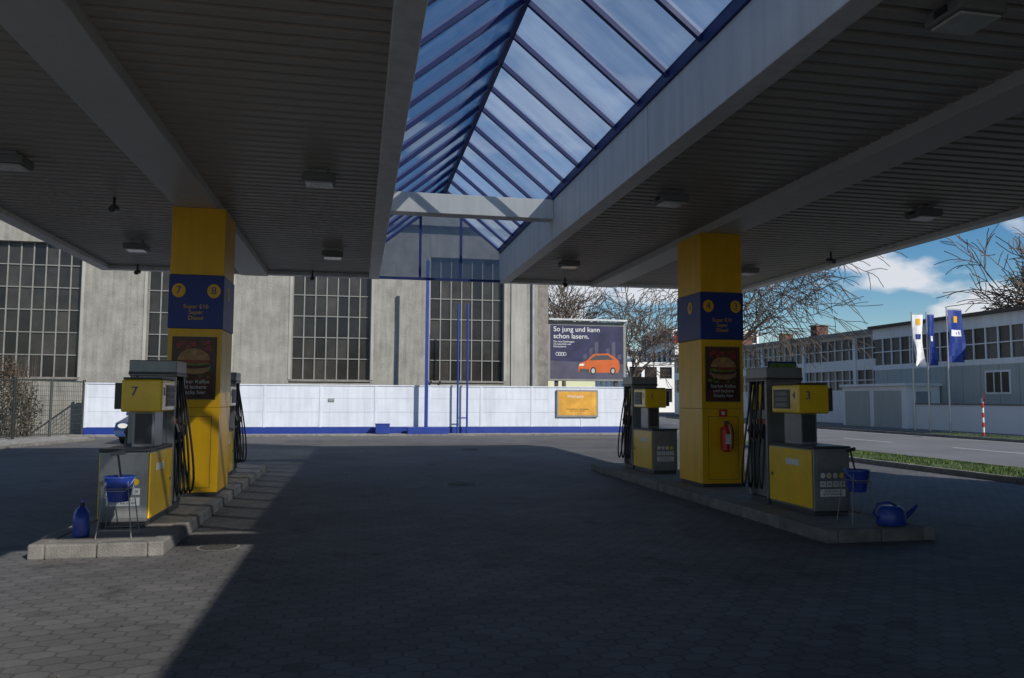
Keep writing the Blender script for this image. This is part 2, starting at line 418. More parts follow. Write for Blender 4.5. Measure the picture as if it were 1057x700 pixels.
def lamp(x,y):
    g=top('canopy_light',(x,y,4.5))
    box(g,'bracket',(-.10,.10,-.10,.10,-.02,.06),alu)
    box(g,'housing',(-.20,.20,-.18,.18,-.13,-.02),frame,.02)
    box(g,'lens',(-.17,.17,-.15,.15,-.155,-.132),lens_m,.01)
    box(g,'side_grip',(-.215,-.202,-.06,.06,-.1,-.05),dgrey)
for x in (-4.2,-.55,4.32,8.4):
    for y in (-.6,4.8,10.3,15.8): lamp(x,y)
def camdome(x,y):
    g=top('security_camera',(x,y,4.5))
    MB().tube([(0,0,.05),(0,0,-.12)],.02).make('stem',g,dgrey)
    MB().tube([(0,.1,-.12),(0,-.1,-.17)],.05,10).make('body',g,dgrey,smooth=False)
for x,y in ((-3.6,12.3),(4.9,18.3),(9.2,13.9),(-1.1,18.6),(-4.9,18.6)): camdome(x,y)

# ---------------------------------------------------------------- pillars
def pillar(x0,x1,y0,y1,nums,right):
    cx=(x0+x1)/2; hw=(x1-x0)/2; g=top('canopy_column',(cx,y0,.15)); D=y1-y0; H=ZB-.05-.15
    box(g,'base',(-hw+.02,hw-.02,.02,D-.02,0,.05),dgrey)
    c=MB()
    for z0,z1 in ((.05,1.28),(1.283,2.44),(3.24,H-.002)): c.box(-hw,hw,0,D,z0,z1)
    c.make('yellow_cladding',g,yellow,.006)
    box(g,'core',(-hw+.02,hw-.02,.02,D-.02,.05,H-.01),dgrey)
    box(g,'blue_band',(-hw-.012,hw+.012,-.012,D+.012,2.443,3.237),blue,.006)
    for s,xx in zip(nums,(-hw+.13,hw-.13)):
        MB().disc((xx,-.018,3.0),.095,.105).make('number_disc',g,yellow)
        text(g,'number',s,(xx,-.021,3.0),.16,blue)
    for fx,fc in ((-hw-.016,'-x'),(hw+.016,'+x')):
        MB().disc((fx,.4,3.0),.095,.105,ax='x').make('number_disc',g,yellow)
        text(g,'number',nums[0] if fc=='-x' else nums[1],(fx+(-.003 if fc=='-x' else .003),.4,3.0),.16,blue,fc)
    text(g,'band_text','Super E10\nSuper\nDiesel',(0.0,-.016,2.68),.085,yellow)
    pw=.29; z0,z1=1.42,2.3
    MB().box(-pw-.02,pw+.02,-.012,-.001,z0-.02,z1+.02).make('poster_frame',g,dgrey)
    p=-.0155
    MB().poly([(-pw,p,z0),(pw,p,z0),(pw,p,z1),(-pw,p,z1)]).make('poster_sheet',g,poster_red)
    yb=p-.003
    r=random.Random(4)
    mg=MB(); 
    for i in range(16): mg.disc((r.uniform(-.25,.25),yb-.0002*i,z1-.05-r.random()*.14),r.uniform(.015,.04),r.uniform(.015,.035),12)
    mg.make('poster_vegetables',g,tomato)
    mg=MB()
    for i in range(12): mg.disc((r.uniform(-.25,.25),yb-.0002*i-.0035,z0+.30+r.random()*.12),r.uniform(.015,.045),r.uniform(.01,.03),12)
    mg.make('poster_salad',g,lett)
    yb-=.007
    MB().disc((0,yb,z0+.46),.24,.10).make('poster_plate',g,frame)
    MB().disc((0,yb-.002,z0+.42),.21,.07).make('poster_bun_low',g,bun)
    MB().disc((.0,yb-.004,z0+.475),.225,.045).make('poster_meat',g,meat)
    MB().disc((-.02,yb-.006,z0+.51),.23,.035).make('poster_lettuce',g,lett)
    MB().disc((.03,yb-.008,z0+.535),.2,.03).make('poster_tomato',g,tomato)
    MB().poly([(.225*math.cos(a*math.pi/14),yb-.010,z0+.555+.17*math.sin(a*math.pi/14)) for a in range(15)]).make('poster_bun_top',g,bun)
    text(g,'poster_text','Starker Kaffee\nund leckere\nSnacks hier',(0,yb,z0+.16),.078,cream)
    s=MB(); s.box(-.27,-.264,-.004,.001,.12,1.15).box(.264,.27,-.004,.001,.12,1.15).box(-.27,.27,-.0045,.001,1.15,1.156).box(-.27,.27,-.0045,.001,.114,.12)
    s.make('door_seams',g,dgrey)
    return g
pillar(-2.75,-2.0,12.15,13.1,('7','8'),False)
pillar(5.6,6.35,12.15,13.1,('4','3'),True)
# extinguisher
g=top('fire_extinguisher',(5.97,12.15,.78))
box(g,'wall_bracket',(-.05,.05,-.05,-.006,-.02,.34),dgrey)
MB().tube([(0,-.11,-.05),(0,-.11,-.02),(0,-.11,.30),(0,-.11,.36),(0,-.11,.39)],[.06,.08,.08,.05,.022],16).make('cylinder',g,red,smooth=False)
MB().tube([(0,-.11,.39),(0,-.11,.43)],.028,10).make('valve',g,dgrey)
box(g,'lever',(-.015,.015,-.2,-.06,.43,.455),dgrey,.004)
MB().tube([(.02,-.11,.42),(.09,-.12,.40),(.12,-.13,.25),(.11,-.13,.05),(.09,-.12,0)],.012,6).make('hose',g,black)
box(g,'label',(-.045,.045,-.196,-.1905,.08,.24),cream)
box(g,'extinguisher_sign',(-.07,.07,-.012,-.006,.52,.64),red)
MB().poly([(-.03,-.013,.55),(.03,-.013,.55),(.03,-.013,.61),(-.03,-.013,.61)]).make('sign_symbol',g,cream)

# ---------------------------------------------------------------- islands
def island(x0,x1,y0,y1):
    g=top('pump_island'); m=MB(); w=.15; h=.15
    box(g,'fill',(x0+w,x1-w,y0+w,y1-w,.0,h-.008),conc)
    ny=round(y1-y0); s=(y1-y0)/ny
    for i in range(ny):
        for a,b in ((x0,x0+w),(x1-w,x1)): m.box(a,b,y0+i*s+.004,y0+(i+1)*s-.004,0,h+rng.uniform(-.004,.004))
    for yy in ((y0+.002,y0+w),(y1-w,y1-.002)):
        k=2; t=(x1-x0-2*w)/k
        for i in range(k): m.box(x0+w+i*t+.004,x0+w+(i+1)*t-.004,yy[0],yy[1],0,h-.002)
    m.make('kerb_stones',g,kerb,.018)
island(-3.12,-1.88,8.45,17.6)
island(5.12,6.5,7.95,16.9)

# ---------------------------------------------------------------- pumps
def pump(x,y,ns,dx):
    g=top('fuel_pump',(x,y,.145))
    box(g,'plinth',(-.23,.23,.02,1.08,0,.06),dgrey)
    box(g,'cabinet',(-.25,.25,0,1.07,.06,.83),grey,.008)
    box(g,'end_panel',(-.21,.21,-.006,-.001,.1,.79),grey,.003)
    box(g,'cabinet_top',(-.265,.265,-.015,1.075,.832,.865),dgrey,.008)
    for sx in (-1,1):
        a,b=sorted((sx*.252,sx*.268))
        box(g,'side_panel',(a,b,.03,1.05,.09,.81),yellow2,.006)
        aa,bb=sorted((sx*.2685,sx*.272))
        box(g,'warning_label',(aa,bb,.3,.62,.6,.68),cream)
        box(g,'panel_lock',(aa,bb,.95,.99,.42,.46),dgrey)
    m=MB()
    for i in range(3): m.disc((-.13+i*.085,-.008,.50),.033,.035)
    m.make('round_stickers',g,cream)
    MB().disc((-.045,-.010,.50),.018,.02).disc((.13,-.008,.50),.033,.035).make('sticker_symbol',g,yellow2)
    mm=MB()
    for i in range(4): mm.box(-.17+i*.09,-.095+i*.09,-.009,-.006,.36,.43)
    mm.box(-.17,.175,-.009,-.006,.24,.33)
    mm.make('paper_labels',g,cream)
    text(g,'label_text','ACHTUNG 0-3\nNICHT RAUCHEN',(0,-.011,.285),.035,dgrey)
    for i in range(4): text(g,'label_text','E%d'%(5+i),(-.132+i*.09,-.011,.395),.035,dgrey)
    c=dx*.10
    box(g,'neck',(c-.12,c+.12,.33,.72,.862,1.28),grey,.01)
    box(g,'neck_front',(c-.09,c+.09,.318,.329,.9,1.25),dgrey)
    box(g,'display_head',(c-.22,c+.22,.2,.86,1.27,1.64),yellow2,.02)
    box(g,'head_cap',(c-.21,c+.21,.22,.84,1.642,1.665),dgrey,.008)
    box(g,'head_side_wing',tuple([*sorted((c-dx*.222,c-dx*.30)),.24,.80,1.3,1.6]),dgrey,.01)
    for sx in (-1,1):
        if sx==-dx: continue
        a,b=sorted((c+sx*.221,c+sx*.228))
        box(g,'display_panel',(a,b,.40,.80,1.33,1.58),dgrey)
        a,b=sorted((c+sx*.229,c+sx*.231))
        mm=MB()
        for i in range(3): mm.box(a,b,.45,.75,1.35+i*.075,1.405+i*.075)
        mm.make('lcd_windows',g,frame)
        text(g,'pump_number',ns[1],(c+sx*.2235,.30,1.5),.14,blue,'+x' if sx>0 else '-x')
    text(g,'pump_number',ns[0],(c-.08,.196,1.5),.15,blue)
    y0,y1=1.09,1.63
    box(g,'tower_base',(-.25,.25,y0+.02,y1-.02,0,.08),dgrey)
    box(g,'tower',(-.19,.19,y0+.02,y1-.02,.08,1.86),grey,.01)
    t=MB()
    for sx in (-1,1):
        a,b=sorted((sx*.19,sx*.27))
        t.box(a,b,y0,y0+.05,.08,1.70); t.box(a,b,y1-.05,y1,.08,1.70)
    t.make('tower_posts',g,grey,.005)
    box(g,'tower_top',(-.28,.28,y0-.02,y1+.02,1.70,1.90),grey,.012)
    box(g,'tower_top_band',(-.283,.283,y0-.023,y1+.023,1.72,1.755),dgrey)
    for sx in (-1,1):
        for k in range(4):
            yy=y0+.115+k*.103; X=sx*.235
            box(g,'nozzle_boot',tuple([*sorted((sx*.191,sx*.262)),yy-.04,yy+.04,.86,1.17]),(orange if k%2==0 else dgrey),.01)
            box(g,'hose_cover',tuple([*sorted((sx*.191,sx*.255)),yy-.035,yy+.035,1.3,1.66]),yellow2 if k%2 else dgrey,.01)
            MB().tube([(sx*.27,yy,1.10),(sx*.30,yy,1.0),(sx*.285,yy,.90)],[.022,.03,.022],8).make('nozzle_body',g,black)
            MB().tube([(sx*.285,yy,.9),(sx*.25,yy,.83)],.012,6).make('nozzle_spout',g,alu)
            MB().tube([(sx*.30,yy,1.08),(sx*.34,yy,1.0),(sx*.30,yy,.93)],.008,5).make('nozzle_lever',g,dgrey)
            pts=[]
            out=.06+.03*k
            for i in range(15):
                u=i/14
                zz=1.70-1.50*math.sin(min(1,u*1.35)*math.pi/2) if u<.74 else .20+ .9*((u-.74)/.26)**1.3
                xx=sx*(.25+out*math.sin(u*math.pi)*1.3)
                pts.append((xx,yy+.03*math.sin(u*5+k),zz))
            MB().tube(pts,.0145,7).make('hose',g,black,smooth=True)
    return g
pump(-2.53,9.4,('7','8'),1)
pump(5.86,8.95,('3','4'),-1)
pump(-2.53,14.3,('5','6'),1)
pump(5.86,14.4,('1','2'),-1)
g=top('price_sign',(6.33,10.95,.142))
MB().tube([(0,0,0),(0,0,2.02)],.018,8).make('post',g,alu)
box(g,'small_board',(-.13,.13,-.035,-.02,.8,1.08),yellow2,.004); box(g,'label',(-.1,.1,-.04,-.036,.86,1.0),cream)
box(g,'top_board',(-.22,.26,-.035,-.02,1.62,2.03),blue,.004)
box(g,'board_green_band',(-.2,.24,-.039,-.036,1.93,2.0),lett); box(g,'board_yellow_band',(-.2,.24,-.039,-.036,1.66,1.76),yellow2)
text(g,'board_text','SHOP 24h',(.02,-.040,1.85),.085,cream)

# ---------------------------------------------------------------- small items
def bucket(x,y):
    g=top('washing_bucket',(x,y,.145))
    m=MB()
    for dx,dy in ((-.17,-.14),(.17,-.14),(.17,.16),(-.17,.16)): m.tube([(dx,dy,0),(dx*.6,dy*.6,.58)],.006,6)
    m.tube([(-.15,-.12,.08),(.15,-.12,.08)],.005,6); m.tube([(-.15,.13,.08),(.15,.13,.08)],.005,6)
    m.tube([(.1*math.cos(a*.4488)*1.35,.1*math.sin(a*.4488)*1.35,.50) for a in range(15)],.006,6)
    m.make('wire_stand',g,frame)
    r=[(.10,.36),(.145,.60),(.152,.605),(.15,.62),(.14,.615),(.095,.38)]
    b=MB(); k=24
    for rr,z in r:
        for j in range(k): b.v.append((rr*math.cos(6.2832*j/k),rr*math.sin(6.2832*j/k),z))
    for i in range(len(r)-1):
        for j in range(k): b.f.append((i*k+j,i*k+(j+1)%k,(i+1)*k+(j+1)%k,(i+1)*k+j))
    b.f.append(tuple(range(k))[::-1]); b.f.append(tuple((len(r)-1)*k+j for j in range(k)))
    b.make('pail',g,bluebkt,smooth=False)
    MB().tube([(-.15,0,.60),(-.13,-.05,.55),(-.1,-.15,.48),(.1,-.15,.48),(.13,-.05,.55),(.15,0,.60)],.005,5).make('handle',g,alu)
    MB().tube([(.03,.02,.45),(-.04,.05,.84)],.011,7).make('squeegee_stick',g,black)
    MB().beam((-.11,.03,.84),(.03,.07,.86),.03,.04).make('squeegee_head',g,dgrey)
bucket(-2.42,8.85); bucket(5.86,8.45)
g=top('water_canister',(-2.80,8.95,.145),R(20))
b=MB()
secs=[(.075,.12,0),(.08,.125,.02),(.08,.125,.17),(.075,.11,.23),(.05,.06,.28),(.026,.026,.30),(.026,.026,.32)]
for a,c,z in secs:
    for j in range(20):
        t=6.2832*j/20; cx=math.copysign(abs(math.cos(t))**.5,math.cos(t)); cy=math.copysign(abs(math.sin(t))**.5,math.sin(t))
        b.v.append((cx*a,cy*c,z))
for i in range(len(secs)-1):
    for j in range(20): b.f.append((i*20+j,i*20+(j+1)%20,(i+1)*20+(j+1)%20,(i+1)*20+j))
b.f.append(tuple(range(20))[::-1]); b.f.append(tuple((len(secs)-1)*20+j for j in range(20)))
b.make('body',g,bluebkt,smooth=True)
MB().tube([(0,.10,.21),(0,.15,.29),(0,.08,.35),(0,.02,.31)],.014,8).make('grip',g,bluebkt,smooth=True)
MB().tube([(0,-.02,.31),(0,-.02,.345)],.024,12).make('cap',g,black)
g=top('watering_can',(6.12,8.2,.145),R(0)); g.scale=(1.15,1.15,1.1)
b=MB(); secs=[(.13,0),(.14,.02),(.125,.16),(.10,.19),(.09,.20)]
for a,z in secs:
    for j in range(24):
        t=6.2832*j/24; b.v.append((math.cos(t)*a*1.1,math.sin(t)*a*.85,z))
for i in range(len(secs)-1):
    for j in range(24): b.f.append((i*24+j,i*24+(j+1)%24,(i+1)*24+(j+1)%24,(i+1)*24+j))
b.f.append(tuple(range(24))[::-1]); b.f.append(tuple((len(secs)-1)*24+j for j in range(24)))
b.make('body',g,bluebkt,smooth=True)
MB().tube([(.10,0,.05),(.2,0,.11),(.30,0,.20)],[.04,.026,.016],10).make('spout',g,bluebkt,smooth=True)
MB().tube([(-.12,0,.05),(-.2,0,.13),(-.15,0,.22),(-.02,0,.24),(.06,0,.20)],.013,8).make('handle',g,bluebkt,smooth=True)

# ---------------------------------------------------------------- boundary wall
g=top('boundary_wall')
wx0,wx1,wy=-10.9,12.4,34.7
m=MB(); n=10; s=(wx1-wx0)/n
for i in range(n):
    for z0,z1 in ((.30,.93),(.936,1.52),(1.526,2.06)):
        m.box(wx0+i*s+.004,wx0+(i+1)*s-.004,wy,wy+.15,z0,z1)
m.make('panels',g,wallwhite,.008)
m=MB()
for i in range(n+1): m.box(wx0+i*s-.05,wx0+i*s+.05,wy-.02,wy+.17,.29,2.065)
m.make('posts',g,wallwhite,.008)
box(g,'blue_base',(wx0-.05,wx1+.05,wy-.035,wy+.18,0,.29),blue,.01)
box(g,'coping',(wx0-.06,wx1+.06,wy-.04,wy+.19,2.067,2.12),wallwhite,.01)
box(g,'fixture',(-1.25,-1.0,wy-.06,wy-.001,1.4,1.52),alu)
g=top('information_board',(9.85,34.65,1.35))
box(g,'frame',(-.98,.98,-.06,.04,-.62,.62),frame,.01)
box(g,'sheet',(-.9,.9,-.064,-.061,-.54,.54),M('board_ochre',(.62,.31,.03),.5,var=.35,scale=2))
text(g,'headline','Waschpark',(-.1,-.068,.32),.17,cream)
text(g,'small_print','Innenreinigung  ·  Staubsauger\nMo - Sa  7 - 20 Uhr',(0,-.068,-.3),.09,dgrey)
g=top('sign_mast',(2.9,34.1,0))
box(g,'foot',(-.8,.95,-.35,.3,0,.32),blue,.02)
box(g,'mast',(-.07,.07,-.07,.07,.32,7.6),blue,.01)
g=top('steel_poles')
for x in (4.3,4.72): MB().tube([(x,34.3,0),(x,34.3,5.75)],.045,10).make('pole',g,blue)
MB().tube([(4.3,34.3,.7),(4.72,34.3,.7)],.03,8).make('rung',g,blue)
g=top('service_box',(1.05,34.2,0)); box(g,'body',(-.3,.3,-.2,.2,.03,.42),blue,.02); box(g,'lid',(-.32,.32,-.22,.22,.42,.46),blue,.01)

# ---------------------------------------------------------------- industrial hall
g=top('industrial_hall'); BY=36.0
wins=[-33.6,-27.45,-21.3,-15.15,-9.03,-2.96,3.2]; WW=3.45; zb,zt=2.35,8.1
m=MB(); m2=MB(); gl=MB(); fr=MB(); sill=MB()
prev=-36.5
for x in wins+[8.3]:
    m.box(prev,x,BY,BY+.5,0,9.6)
    prev=x+WW
for x in wins:
    m.box(x,x+WW,BY+.004,BY+.5,0,zb-.08); m.box(x,x+WW,BY+.004,BY+.5,zt,9.6)
    sill.box(x-.05,x+WW+.05,BY-.08,BY+.25,zb-.08,zb)
    nc,nr=7,6; cw=WW/nc; rh=(zt-zb)/nr
    for i in range(nc):
        for j in range(nr):
            t=rng.uniform(-.006,.006); t2=rng.uniform(-.006,.006)
            gl.poly([(x+i*cw,BY+.3+t,zb+j*rh),(x+(i+1)*cw,BY+.3-t,zb+j*rh+.0),(x+(i+1)*cw,BY+.3+t2,zb+(j+1)*rh),(x+i*cw,BY+.3-t2,zb+(j+1)*rh)])
    for i in range(nc+1): fr.box(x+i*cw-.025,x+i*cw+.025,BY+.24,BY+.285,zb,zt)
    for j in range(nr+1): fr.box(x,x+WW,BY+.235,BY+.28,zb+j*rh-.02,zb+j*rh+.02)
for x in wins: m2.box(x+WW+.02,x+WW+.14,BY-.03,BY-.001,zb,zt); m2.box(x-.14,x-.02,BY-.03,BY-.001,zb,zt)
m2.box(7.0,7.75,BY-.06,BY-.001,0,9.6)
m.make('walls',g,stucco); m2.make('render_strips',g,stucco2,.01); gl.make('window_panes',g,winglass); fr.make('window_bars',g,frame); sill.make('sills',g,conc)
box(g,'side_wall',(7.8,8.3,BY+.5,80,0,9.6),stucco)
box(g,'corner_pier',(8.3,8.85,BY+.15,BY+.9,0,9.6),conc)
box(g,'roof',(-37,9,BY-.3,80,9.603,10.0),roofm)
box(g,'parapet_gutter',(-37,9,BY-.42,BY-.3,9.5,9.9),frame)
MB().tube([(8.05,BY-.1,0),(8.05,BY-.1,9.5)],.06,8).make('downpipe',g,alu)
# ---------------------------------------------------------------- billboard
g=top('billboard',(10.9,36.6,0))
for x in (-1.5,1.5): box(g,'leg',(x-.08,x+.08,.06,.22,0,2.5),dgrey)
box(g,'case',(-1.98,1.98,-.05,.25,2.42,5.3),frame,.02)
box(g,'sheet',(-1.85,1.85,-.055,-.0505,2.52,5.12),poster_navy)
box(g,'light_bar',(-1.98,1.98,-.3,-.12,5.33,5.42),alu,.01)
for x in (-1.7,0,1.7): MB().tube([(x,-.2,5.36),(x,0,5.28)],.02,6).make('arm',g,alu)
MB().poly([(-1.85,-.058,2.52),(1.85,-.058,2.52),(1.85,-.058,3.25),(-1.85,-.058,3.4)]).make('poster_street',g,poster_road)
m=MB()
for i in range(7): m.poly([(-.2+i*.29,-.058,3.5),(-.02+i*.29,-.058,3.5),(-.02+i*.29,-.058,3.75+.3*((i*7)%3)),(-.2+i*.29,-.058,3.7+.3*((i*7)%3))])
m.make('poster_houses',g,poster_road)
text(g,'headline','So jung und kann\nschon lasern.',(-1.7,-.06,4.75),.34,cream,align='LEFT')
text(g,'small_text','Der neue Stadtwagen\nmit Laserlicht und\nFahrassistenz',(-1.7,-.06,4.2),.12,cream,align='LEFT')
def ring(cx,cz,r):
    b=MB(); b.tube([(cx+r*math.cos(a*.314159),-.062,cz+r*math.sin(a*.314159)) for a in range(21)],.012,5); return b
for i in range(4): ring(-1.5+i*.12,3.72,.08).make('ring',g,cream)
P=[(-1.05,2.85),(-1.08,3.1),(-.98,3.3),(-.65,3.42),(-.3,3.74),(.45,3.78),(.85,3.55),(1.0,3.4),(1.03,3.05),(.95,2.83)]
MB().poly([(x+.62,-.062,z) for x,z in P]).make('poster_car_body',g,orange)
MB().poly([(x+.62,-.065,z) for x,z in [(-.53,3.43),(-.22,3.67),(.4,3.70),(.72,3.48)]]).make('poster_car_glass',g,dgrey)
MB().poly([(-.4,-.0645,2.86),(.1,-.0645,2.84),(.1,-.0645,3.0),(-.38,-.0645,3.02)]).make('poster_car_grille',g,dgrey)
MB().disc((.3,-.065,2.92),.15,.19).disc((1.3,-.065,2.92),.14,.18).make('poster_car_wheels',g,black)
MB().disc((.3,-.068,2.92),.09,.12).disc((1.3,-.068,2.92),.08,.11).make('poster_rims',g,alu)
MB().poly([(-.42,-.066,3.16),(-.2,-.066,3.16),(-.14,-.066,3.26),(-.38,-.066,3.25)]).make('poster_lights',g,cream)

# ---------------------------------------------------------------- fence, hedge
def fence(pts,h=2.15):
    g=top('wire_fence'); w=MB(); po=MB(); 
    for a,b in zip(pts,pts[1:]):
        a=Vector((*a,0)); b=Vector((*b,0)); d=b-a; n=max(1,round(d.length/2.0))
        for i in range(n+1):
            p=a+d*i/n; po.tube([p,p+Vector((0,0,h+.08))],.055,8)
        po.beam(a+Vector((0,0,h)),b+Vector((0,0,h)),.05,.05)
        k=int(d.length/.11)
        for i in range(k):
            p=a+d*i/k; w.beam(p+Vector((0,0,.08)),p+Vector((0,0,h)),.01,.01,(1,0,0))
        for j in range(12):
            z=.1+j*(h-.12)/11; w.beam(a+Vector((0,0,z)),b+Vector((0,0,z)),.012,.012)
    po.make('posts',g,green_m); w.make('wires',g,green_m)
fence([(-11.0,34.75),(-12.1,31),(-13.6,26),(-15.5,20)])
def hedge(name,x0,x1,y0,y1,h,n,seed):
    g=top(name); r=random.Random(seed); m=MB(); t=MB()
    for i in range(90):
        x=r.uniform(x0,x1);y=r.uniform(y0,y1)
        pts=[(x,y,0)]; 
        for j in range(4): x+=r.uniform(-.15,.15);y+=r.uniform(-.15,.15); pts.append((x,y,h*(j+1)/4*r.uniform(.85,1.08)))
        t.tube(pts,[.025,.02,.015,.01,.006],4)
    for i in range(n):
        x=r.uniform(x0,x1);y=r.uniform(y0,y1);z=h*r.random()**.7*(.82+.16*math.sin(x*2.3)+.1*math.sin(y*3))
        z*=min(1,.55+(x1-x)*.6)
        s=r.uniform(.03,.07); a=Vector((r.gauss(0,1),r.gauss(0,1),r.gauss(0,1))).normalized(); b=a.orthogonal().normalized(); c=a.cross(b)
        p=Vector((x,y,z)); m.poly([p+b*s,p+c*s*.6,p-b*s,p-c*s*.6])
    t.make('stems',g,bark); m.make('leaves',g,twigleaf)
hedge('bush',-17,-12.15,32.2,33.8,3.0,9000,3)

# ---------------------------------------------------------------- trees
def tree(name,loc,h,r0,seed,maxlv=5,spread=1.,droop=.03,mat=bark,trunk=.4,holder=None,kids=(6,5,4,4,3),mr=.012,lean=(0,0)):
    r=random.Random(seed); m=MB()
    def rv(): return Vector((r.gauss(0,1),r.gauss(0,1),r.gauss(0,1)))
    def grow(p,d,Ln,rad,lv):
        n=5 if lv==0 else (4 if lv<3 else 3)
        pts=[p.copy()];rr=[rad]
        end=.55 if lv==0 else .35
        for i in range(n):
            d=(d+rv()*(.05 if lv==0 else .14)+Vector((0,0,.08 if 0<lv<3 else -droop*lv if lv else 0))).normalized()
            p=p+d*(Ln/n); pts.append(p.copy()); rr.append(max(mr,rad*(1-(1-end)*(i+1)/n)))
        m.tube(pts,rr,8 if lv==0 else (5 if lv<3 else 3),cap=False)
        if lv==maxlv: return
        k=kids[min(lv,len(kids)-1)]
        for c in range(k):
            t=(.55+.45*(c+1)/k) if lv==0 else r.uniform(.3,1) if c else 1.
            f=t*n; i=min(n-1,int(f)); q=pts[i].lerp(pts[i+1],f-i); ra=rr[i]*(1-(f-i))+rr[i+1]*(f-i)
            ax=d.cross(rv()).normalized(); ang=R(r.uniform(25,60)) if c else R(r.uniform(5,20))
            nd=Matrix.Rotation(ang,3,ax)@d
            if lv==0: nd=(nd+Vector((0,0,.15))).normalized()
            if lv<2: nd=(nd+Vector((lean[0],lean[1],0))).normalized()
            grow(q,nd,Ln*r.uniform(.58,.82)*(spread if lv==0 else 1),max(mr,ra*r.uniform(.55,.75)),lv+1)
    grow(Vector(loc),Vector((r.uniform(-.05,.05),r.uniform(-.05,.05),1)).normalized(),h*trunk,r0,0)
    o=m.make(name,holder,mat); return o
def treetop(loc,*a,**k):
    g=top('bare_tree',loc); k['holder']=g; tree('branches',(0,0,0),*a,**k)
treetop((17.8,37.5,0),13,.28,12,spread=1.35,droop=.035,mr=.018,lean=(.42,-.05),kids=(6,5,4,3,3),trunk=.34)
treetop((15.5,58,0),11,.22,21,mat=barkl,mr=.024,droop=.0,kids=(6,5,4,3,3))
treetop((21.5,62,0),11,.22,22,mat=barkl,mr=.024,droop=.0,kids=(6,5,4,3,3))
treetop((43.3,44.5,0),13,.32,35,mat=barkl,spread=1.05,mr=.03,droop=.01,kids=(7,5,4,4,3),trunk=.38)
g=top('distant_trees')
for i in range(14):
    tree('tree_crowns',(55+i*9+rng.uniform(-3,3),150+rng.uniform(-15,25),0),rng.uniform(7,10),.25,100+i,maxlv=4,mat=barkl,holder=g,mr=.04,droop=0)

# ---------------------------------------------------------------- right side buildings
g=top('factory_hall'); fx=32.
m=MB(); m.box(fx,fx+16,43.4,76,0,2.2); m.box(fx,fx+16,43.41,76,3.5,4.2); m.box(fx,fx+16,43.42,76,5.6,5.95)
m.make('walls',g,lightclad)
box(g,'interior_core',(fx+.35,fx+15.8,43.6,75.8,.1,5.7),dgrey)
gl=MB();fr=MB()
for z0,z1 in ((2.2,3.5),(4.2,5.6)):
    y=43.45
    while y<75.9:
        gl.poly([(fx+.12,y,z0),(fx+.12,y+.8,z0),(fx+.12,y+.8,z1),(fx+.12,y,z1)])
        fr.box(fx+.03,fx+.1,y-.03,y+.03,z0,z1); y+=.8
    fr.box(fx+.035,fx+.105,43.45,76,(z0+z1)/2-.03,(z0+z1)/2+.03)
gl.make('window_band',g,facw); fr.make('window_bars',g,lightclad)
for y in (46,52,58,64,70): box(g,'pier',(fx-.06,fx+.2,y-.15,y+.15,0,5.62),lightclad)
MB().poly([(fx-.4,43,5.96),(fx+8,43,7.0),(fx+8,76.5,7.0),(fx-.4,76.5,5.96)]).poly([(fx+16.4,43,5.96),(fx+8,43,7.0),(fx+8,76.5,7.0),(fx+16.4,76.5,5.96)]).make('roof',g,darkroof)
box(g,'roof_edge',(fx-.45,fx-.4,43,76.5,5.8,6.05),frame)
bu=M('brick_unit',(.14,.07,.055),.9)
for y,s in ((55,.7),(60,.5),(67,.8)):
    box(g,'roof_unit',(fx+3,fx+4.0,y,y+1.2*s,6.2,6.4+1.3*s),bu); box(g,'roof_unit_cap',(fx+2.9,fx+4.1,y-.1,y+1.2*s+.1,6.4+1.3*s,6.5+1.3*s),frame)
g=top('grey_warehouse'); gx=31.4
m=MB(); y=24
while y<43.2: 
    m.box(gx,gx+15,y+.01,min(43.35,y+1.2)-.01,0,3.4); y+=1.2
m.make('cladding',g,greyclad)
box(g,'upper_wall',(gx+.01,gx+15,24.02,43.3,5.3,5.95),lightclad)
box(g,'sill_band',(gx-.02,gx+15,24.01,43.32,3.4,3.7),lightclad)
box(g,'core',(gx+.3,gx+14.7,24.2,43.2,.1,5.7),dgrey)
gl=MB();fr=MB(); y=24.05
while y<43.2:
    gl.poly([(gx+.12,y,3.7),(gx+.12,y+.8,3.7),(gx+.12,y+.8,5.3),(gx+.12,y,5.3)]); fr.box(gx+.03,gx+.1,y-.035,y+.035,3.7,5.3); y+=.8
fr.box(gx+.035,gx+.105,24.05,43.3,4.47,4.53)
gl.make('window_band',g,facw); fr.make('window_bars',g,lightclad)
box(g,'opening_frame',(gx-.03,gx-.002,32.9,34.5,1.9,3.1),lightclad); box(g,'opening',(gx-.045,gx-.031,33.0,34.4,2.0,3.0),winglass)
for yy in (33.45,33.9): box(g,'opening_bar',(gx-.06,gx-.046,yy-.03,yy+.03,2.0,3.0),lightclad)
box(g,'roof',(gx-.3,gx+15.3,23.7,43.38,5.953,6.12),darkroof)
g=top('garage'); box(g,'walls',(29.2,31.3,37.6,43.3,.03,2.35),farwhite,.01); box(g,'flat_roof',(29.05,31.38,37.45,43.4,2.353,2.5),lightclad,.01)
for i in range(2): 
    box(g,'garage_door',(29.17,29.198,38+i*2.7,40.3+i*2.7,.05,2.1),greyclad)
box(g,'side_door',(29.8,30.7,37.57,37.598,.05,2.05),fargrey)
g=top('low_garden_wall'); box(g,'wall',(29.6,29.85,24,37.4,.03,1.35),farwhite,.01); box(g,'coping',(29.55,29.9,23.95,37.42,1.353,1.42),conc)

